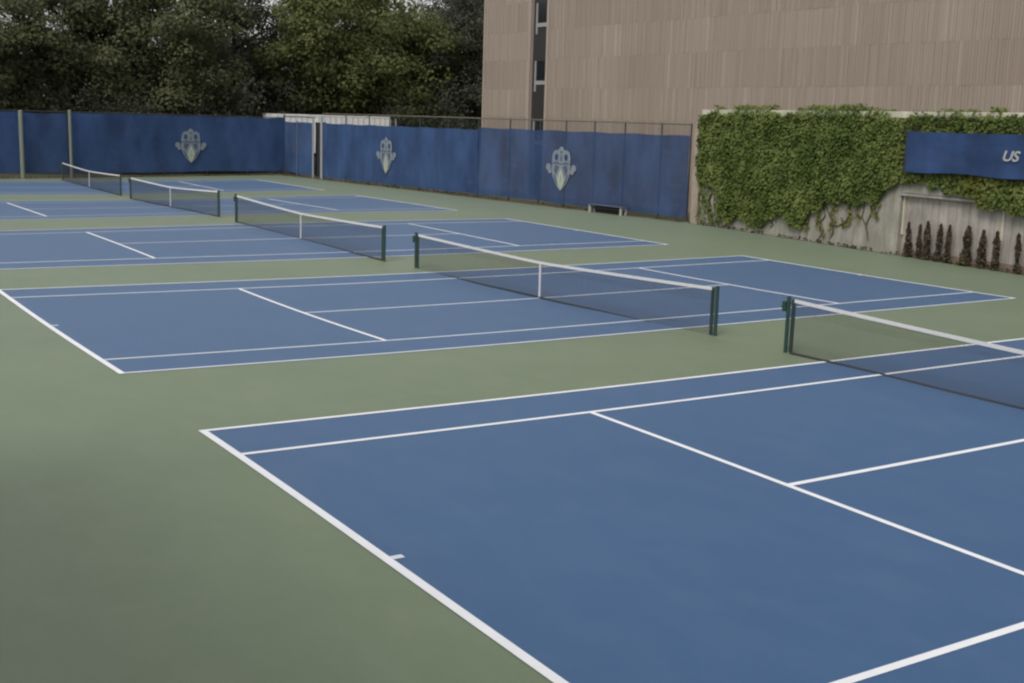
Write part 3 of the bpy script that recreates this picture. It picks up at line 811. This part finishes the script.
# ------------------------------------------------------------------ building
def building():
    XB = 38.6; Y1, Y0 = 67.3, 6.0; ZT = 20.0; DEP = 26.0
    root = tag(empty('university_building', (XB, (Y0+Y1)/2, 0)), 'large windowless tan building of fluted panels behind the wall and fence', 'building')
    K = []
    m = MB()
    ya, yb = 61.75, 59.95                     # the dark window slot
    m.box(XB+0.30, XB+DEP, Y0, Y1-0.02, -0.4, ZT-0.05)
    K.append(m.build('wall', M['facade_plain']))
    # cladding: storeys of vertical strips
    seams = [-0.4, 1.0, 2.75, 4.5, 6.25, 8.08, 9.85, 11.65, 13.45, 15.25, 17.05, 18.85, ZT]
    V, F, T = [], [], []
    rr = random.Random(4)
    def bx(y0, y1, z0, z1, x0, x1, t):
        n = len(V)
        V.extend([(x0,y0,z0),(x1,y0,z0),(x1,y1,z0),(x0,y1,z0),(x0,y0,z1),(x1,y0,z1),(x1,y1,z1),(x0,y1,z1)])
        for f in ((0,3,2,1),(4,5,6,7),(0,1,5,4),(1,2,6,5),(2,3,7,6),(3,0,4,7)):
            F.append(tuple(n+i for i in f)); T.append(t)
    for j, (z0, z1) in enumerate(zip(seams[:-1], seams[1:])):
        for (p0, p1) in ((Y0, yb), (ya, Y1)):
            y = p0; rowtone = (-0.09, 0.08)[j % 2] + rr.uniform(-0.04, 0.04)
            while y < p1 - 0.02:
                wd = rr.choice((0.13, 0.14, 0.15, 0.16, 0.17))
                y2 = min(p1, y+wd)
                if p1-y2 < 0.12: y2 = p1
                t = 0.45 + rowtone + rr.choice((0,0,0,0,0,0.42,-0.16))*rr.random() + rr.gauss(0, 0.05) + 0.26*mnoise.noise(Vector((y*0.25, z0*0.4, 3)))
                pr_ = rr.choice((0.0, 0.006, 0.014))
                bx(y+0.006, y2-0.006, z0+0.002, z1-0.002, XB-pr_, XB+0.296, min(1, max(0, t)))
                y = y2
    # reveals beside the slot and at the corner
    for y_, w_ in ((ya+0.001, 0.22), (yb-0.221, 0.22), (Y1+0.001, 0.16)):
        bx(y_, y_+w_-0.002, -0.4, ZT, XB-0.09, XB+0.297, 0.95)
    me = bpy.data.meshes.new('cladding'); me.from_pydata(V, [], F); me.materials.append(M['facade'])
    at = me.attributes.new('tone', 'FLOAT', 'FACE'); at.data.foreach_set('value', T); me.update()
    o = bpy.data.objects.new('cladding', me); COL.objects.link(o); K.append(o)
    m = MB(); m.box(XB+0.16, XB+0.29, yb+0.225, ya-0.002, -0.4, ZT-0.1); slot = m.build('window_slot', M['strip_dark']); K.append(slot)
    WN = []
    for zb in (2.9, 6.65, 10.2, 13.8, 17.4):
        f = MB(); y_a, y_b = yb+0.40, ya-0.30
        f.box(XB+0.10, XB+0.155, y_b-0.17, y_b-0.02, zb-0.55, zb+1.35)      # upright
        f.box(XB+0.10, XB+0.155, y_a-0.12, y_b-0.175, zb-0.12, zb+0.12)     # cross bar
        fo = f.build('window', M['frame_pale']); K.append(fo)
        g = MB(); g.box(XB+0.135, XB+0.15, y_a-0.12, y_b-0.18, zb+0.13, zb+1.35); WN.append((g.build('pane', M['glass']), fo))
    m = MB(); m.box(XB-0.12, XB+DEP+0.1, Y0-0.1, Y1+0.2, ZT+0.003, ZT+0.5); K.append(m.build('roof', M['facade_plain']))
    for o in K: reparent(o, root)
    bpy.context.view_layer.update()
    for g, fo in WN:
        g.parent = fo; g.matrix_parent_inverse = fo.matrix_world.inverted()
building()

# ------------------------------------------------------------------ unseen block added out of view to shade the near left corner
def shade_blocker():
    x0, x1, y0, y1, zt = -17.0, -7.6, -22.0, 7.0, 7.4
    root = tag(empty('shade_blocker', ((x0+x1)/2, (y0+y1)/2, 0)), 'added unseen tan block that shades the near left green surface', 'building')
    K = []
    m = MB(); m.box(x0, x1, y0, y1, -0.4, zt); K.append(m.build('wall', M['concrete_pier']))
    m = MB(); m.box(x0-0.15, x1+0.15, y0-0.15, y1+0.15, zt+0.003, zt+0.3); K.append(m.build('roof', M['cap'], bevel=0.02))
    for y in (-19.0, -14.5, -10.0, -1.0, 3.5):
        f = MB()
        for (a, b, c, d_) in ((y, y+1.8, 2.2, 2.28), (y, y+1.8, 3.72, 3.8), (y, y+0.08, 2.285, 3.715), (y+1.72, y+1.8, 2.285, 3.715)):
            f.box(x1+0.003, x1+0.06, a, b, c, d_)
        K.append(f.build('window', M['frame_pale']))
        g = MB(); g.box(x1+0.003, x1+0.03, y+0.083, y+1.717, 2.283, 3.717); K.append(g.build('pane', M['glass']))
    for o in K: reparent(o, root)
shade_blocker()

# ------------------------------------------------------------------ white box trailer behind the corner of the fences
def trailer():
    x0, x1, y0, y1 = 30.3, 39.95, 84.0, 86.5
    o = tag(empty('box_trailer', ((x0+x1)/2, (y0+y1)/2, -0.35)), 'long white box trailer parked behind the corner of the fences, only its top showing', 'trailer')
    K = []
    m = MB(); m.box(x0, x1, y0, y1, 1.35, 4.12)
    K.append(m.build('body', M['trailer'], bevel=0.03))
    m = MB(); m.box(x0-0.03, x1+0.03, y0-0.03, y1+0.03, 4.123, 4.22); m.box(x0-0.03, x1+0.03, y0-0.03, y0-0.002, 1.3, 1.45)
    K.append(m.build('roof', M['trailer'], bevel=0.02))
    m = MB()
    for i in range(22): m.box(x0+0.2+i*0.475, x0+0.26+i*0.475, y0-0.028, y0-0.002, 1.5, 4.1)
    K.append(m.build('side_rib', M['post_pale']))
    m = MB(); m.box(x0+0.3, x1-0.3, y0+0.8, y0+1.7, 1.05, 1.345); K.append(m.build('chassis', M['rubber']))
    for x in (37.2, 38.4):
        for y in (y0+0.05, y1-0.35):
            w = MB(); N = 20
            w.tube([(x, y, 0.15), (x, y+0.3, 0.15)], 0.5, N); K.append(w.build('wheel', M['rubber'], bevel=0.03))
    for y in (y0+0.5, y1-0.5):
        w = MB(); w.box(31.4, 31.55, y-0.06, y+0.06, -0.35, 1.34); K.append(w.build('landing_leg', M['post_dark']))
    for k in K: reparent(k, o)
trailer()

# ------------------------------------------------------------------ trees
def tree_meshes(seed, h, spread, n_clump, per, leaf, base):
    rr = random.Random(seed)
    m = MB(); tips = []
    th = h*0.55
    bend = [(rr.uniform(-.3,.3), rr.uniform(-.3,.3)) for _ in range(3)]
    pts = [(0,0,-0.4),(0.03,0.02,h*0.08),(bend[0][0],bend[0][1],h*0.28),(bend[1][0],bend[1][1],th),(bend[2][0],bend[2][1],h*0.82)]
    m.tube(pts, [0.46*h/16,0.36*h/16,0.29*h/16,0.19*h/16,0.05], 10)
    for i in range(13):
        q = rr.uniform(0.22, 0.75); zz = h*q
        a = rr.uniform(0, 2*math.pi); L = spread*rr.uniform(0.45, 0.95)*(1.1-0.5*abs(q-0.45))
        b0 = Vector((bend[1][0]*q, bend[1][1]*q, zz)); b1 = b0 + Vector((math.cos(a)*L*0.5, math.sin(a)*L*0.5, L*0.30)); b2 = b0 + Vector((math.cos(a)*L, math.sin(a)*L, L*0.45+rr.uniform(-.6,.6)))
        m.tube([b0, b1, b2], [0.13*h/16, 0.08*h/16, 0.02], 6); tips.append(b2); tips.append(b1)
    P, N = [], []
    for i in range(n_clump):
        if i < len(tips): c = tips[i] + Vector((rr.gauss(0,.4), rr.gauss(0,.4), rr.gauss(0,.4)))
        else:
            while True:
                u = Vector((rr.uniform(-1,1), rr.uniform(-1,1), rr.uniform(-1,1)))
                if 0.25 < u.length < 1.0: break
            prof = 1.0 if u.z < 0.1 else (1-0.35*u.z)
            c = Vector((u.x*spread*prof, u.y*spread*prof, h*base + (h*(1-base))*(0.5+0.5*u.z)))
        r = rr.uniform(0.85, 1.75)*h/16
        for _ in range(int(per*rr.uniform(0.6, 1.3))):
            d = Vector((rr.gauss(0,1), rr.gauss(0,1), rr.gauss(0,0.8))).normalized()
            k = rr.uniform(0.55, 1.15)
            P.append(c + Vector((d.x, d.y, d.z*0.62))*r*1.12*k + Vector((0,0,-0.10*(d.x*d.x+d.y*d.y)*r)))
            N.append((d.x*0.9, d.y*0.9, d.z*0.6+0.55))
    return m, leaf_mesh('crown', P, M['leaf_mid'], leaf, seed=seed, face=N, spread=.38, parent=False)

PROTO = [tree_meshes(501, 17, 5.6, 100, 330, (0.15,0.32), 0.16), tree_meshes(502, 19, 6.2, 110, 330, (0.16,0.33), 0.20), tree_meshes(503, 15, 5.2, 92, 330, (0.15,0.31), 0.12)]
PM = []
for tm, cm in PROTO:
    o = tm.build('trunk', M['bark'], smooth=True); PM.append((o.data, cm)); bpy.data.objects.remove(o)
TREES = [ # x, y, proto, scale, rot, leaf, label
 (10.0, 88, 0, 1.00, .3, 'leaf_mid', 'dark leafy tree behind the far fence at the left edge of the photo'),
 (17.0, 91, 2, 1.05, 1.9, 'leaf_mid', 'dark leafy tree behind the pale fence posts at the left, sky gaps above it'),
 (24.0, 90, 1, 0.98, 3.1, 'leaf_mid', 'green tree standing behind the far fence above its emblem'),
 (31.0, 95, 0, 0.95, 4.2, 'leaf_dark', 'dark tree left of the white trailer, pale gaps in its top'),
 (38.5, 93, 1, 1.05, 5.0, 'leaf_light', 'brightest yellow green tree right above the white trailer'),
 (46.0, 95, 2, 1.12, 0.9, 'leaf_light', 'light green tree over the right end of the white trailer'),
 (53.0, 93, 0, 1.00, 2.2, 'leaf_dark', 'very dark tree beside the left corner of the tan building'),
 (60.0, 92, 2, 1.05, 3.3, 'leaf_dark', 'dark tree mostly hidden behind the corner of the tan building')]
GL = 'tall dark tree in the second row, seen only between nearer crowns'
for (x, y, p, s, r) in ((13,101,1,.60,1.0),(21,103,0,.66,2.0),(29,105,2,.72,3.0),(35,106,0,.75,4.0),(43,104,1,.80,5.0),(50,106,2,1.1,.5),(57,104,1,1.0,1.5),(65,105,0,1.1,2.5)):
    TREES.append((x, y, p, s, r, 'leaf_dark', GL))
for (x, y, p, s, r, lf, lab) in TREES:
    o = tag(empty('deciduous_tree', (x, y, -0.35), r), lab, 'tree', 'trees in the second row' if lab == GL else 'trees behind the far fence')
    o.scale = (s, s, s)
    for nm, me in zip(('trunk', 'crown'), PM[p]):
        c = bpy.data.objects.new(nm, me); COL.objects.link(c); c.parent = o
        if nm == 'crown':
            c.material_slots[0].link = 'OBJECT'; c.material_slots[0].material = M[lf]

# understorey shrubs right behind the far fence and a far wood
def bush_mesh(seed):
    rr = random.Random(seed); P = []
    for _ in range(26):
        c = Vector((rr.gauss(0,1.3), rr.gauss(0,.7), 0.7+abs(rr.gauss(0,1.5))))
        for _k in range(150): P.append(c + Vector((rr.gauss(0,.5), rr.gauss(0,.5), rr.gauss(0,.4))))
    P = [p for p in P if p.z > 0.02]
    D = []
    for k in range(5):
        m = MB(); m.tube([(rr.gauss(0,.2), rr.gauss(0,.2), -0.1), (rr.gauss(0,.6), rr.gauss(0,.4), 1.2), (rr.gauss(0,1.2), rr.gauss(0,.6), 2.6)], [0.05,0.035,0.01], 5)
        t = m.build('stem', M['bark']); D.append(t.data); bpy.data.objects.remove(t)
    return leaf_mesh('foliage', P, M['leaf_dark'], (0.13, 0.28), seed=seed, face=(0,0,.7), spread=.8, parent=False), D
BM = [bush_mesh(s) for s in (61, 62)]
rb = random.Random(8)
for i, x in enumerate((2, 6, 10, 14.5, 18.5, 22, 25.5, 28.2, 42.5, 46, 49.5, 53, 57)):
    y = 84.5 + rb.uniform(0, 4) if x < 28 else (88.5 + rb.uniform(0,3))
    o = tag(empty('understorey_bush', (x, y, -0.35), rb.uniform(0, 6)), 'dark undergrowth bush among the tree trunks behind the fence', 'bush', 'bushes behind the far fence')
    s = rb.uniform(0.95, 1.3); o.scale = (s, s, s*1.1)
    for nm, me in [('foliage', BM[i % 2][0])] + [('stem', q) for q in BM[i % 2][1]]:
        c = bpy.data.objects.new(nm, me); COL.objects.link(c); c.parent = o
def far_wood():
    rr = random.Random(14); P = []
    for _ in range(420):
        x = rr.uniform(-25, 110); y = rr.uniform(118, 138)
        top = 8.5 + 2.0*mnoise.noise(Vector((x*0.12, 0, 0)))
        c = Vector((x, y, rr.uniform(0.3, top)))
        for _k in range(75): P.append(c + Vector((rr.gauss(0,1.5), rr.gauss(0,1.2), rr.gauss(0,1.0))))
    tag(leaf_mesh('far_wood', P, M['leaf_dark'], (0.5, 0.95), seed=15, face=(0,0,.6), spread=.9), 'dark far wood closing the view behind the rows of trees', kind='stuff')
far_wood()

# ------------------------------------------------------------------ camera
fpx, cx, cy, cz, yaw, pit, rol = 1222.462, -5.26731, -4.76958, 4.31445, 0.57461, 0.1796, 0.02939
Fv = Vector((math.sin(yaw)*math.cos(pit), math.cos(yaw)*math.cos(pit), -math.sin(pit)))
Rv = Vector((math.cos(yaw), -math.sin(yaw), 0)); Uv = Rv.cross(Fv)
R2 = Rv*math.cos(rol) + Uv*math.sin(rol); U2 = -Rv*math.sin(rol) + Uv*math.cos(rol)
cam = bpy.data.cameras.new('camera'); co = bpy.data.objects.new('camera', cam); COL.objects.link(co)
mw = Matrix((R2, U2, -Fv)).transposed().to_4x4(); mw.translation = (cx, cy, cz); co.matrix_world = mw
cam.sensor_fit = 'HORIZONTAL'; cam.sensor_width = 36.0; cam.lens = fpx/1024*36.0
cam.clip_start = 0.1; cam.clip_end = 3000
sc.camera = co

# ------------------------------------------------------------------ light
SUN_EL, SUN_AZ = R(46), R(240)       # azimuth clockwise from +Y
wd = bpy.data.worlds.new('World'); sc.world = wd; wd.use_nodes = True
nt = wd.node_tree; bg = nt.nodes['Background']
sky = nt.nodes.new('ShaderNodeTexSky'); sky.sky_type = 'NISHITA'; sky.sun_disc = False
sky.sun_elevation = SUN_EL; sky.sun_rotation = SUN_AZ; sky.dust_density = 6.0; sky.air_density = 1.0; sky.ozone_density = 0.6
hs = nt.nodes.new('ShaderNodeHueSaturation'); hs.inputs['Saturation'].default_value = 0.30   # overcast: cloud takes most of the blue out
nt.links.new(sky.outputs[0], hs.inputs['Color'])
cl = ramp(nt, tex_noise(nt, 2.2, 6, 0.6, coord='Generated', stretch=(1, 1, 2.5)), 0.30, 0.62)     # broken grey and white overcast
cloud = mix_rgb(nt, cl, (3.0, 3.05, 3.2), (7.5, 7.5, 7.5))
nt.links.new(mix_rgb(nt, 0.6, hs.outputs[0], cloud), bg.inputs['Color'])
bg.inputs['Strength'].default_value = 0.12
sl = bpy.data.lights.new('sun', 'SUN'); sl.energy = 1.2; sl.angle = R(18); sl.color = (1.0, 0.97, 0.92)
so = bpy.data.objects.new('sun', sl); COL.objects.link(so)
dirv = Vector((math.sin(SUN_AZ)*math.cos(SUN_EL), math.cos(SUN_AZ)*math.cos(SUN_EL), math.sin(SUN_EL)))
so.rotation_euler = dirv.to_track_quat('Z', 'Y').to_euler(); so.location = (0, 0, 40)

vs_ = sc.view_settings
sc.display_settings.display_device = 'sRGB'
vs_.view_transform = 'Standard'; vs_.look = 'None'; vs_.gamma = 1.0; vs_.use_curve_mapping = False
vs_.exposure = 0.18
sc.render.engine = 'CYCLES'
sc.cycles.use_denoising = True
sc.cycles.max_bounces = 8; sc.cycles.transparent_max_bounces = 16
sc.cycles.filter_width = 2.3
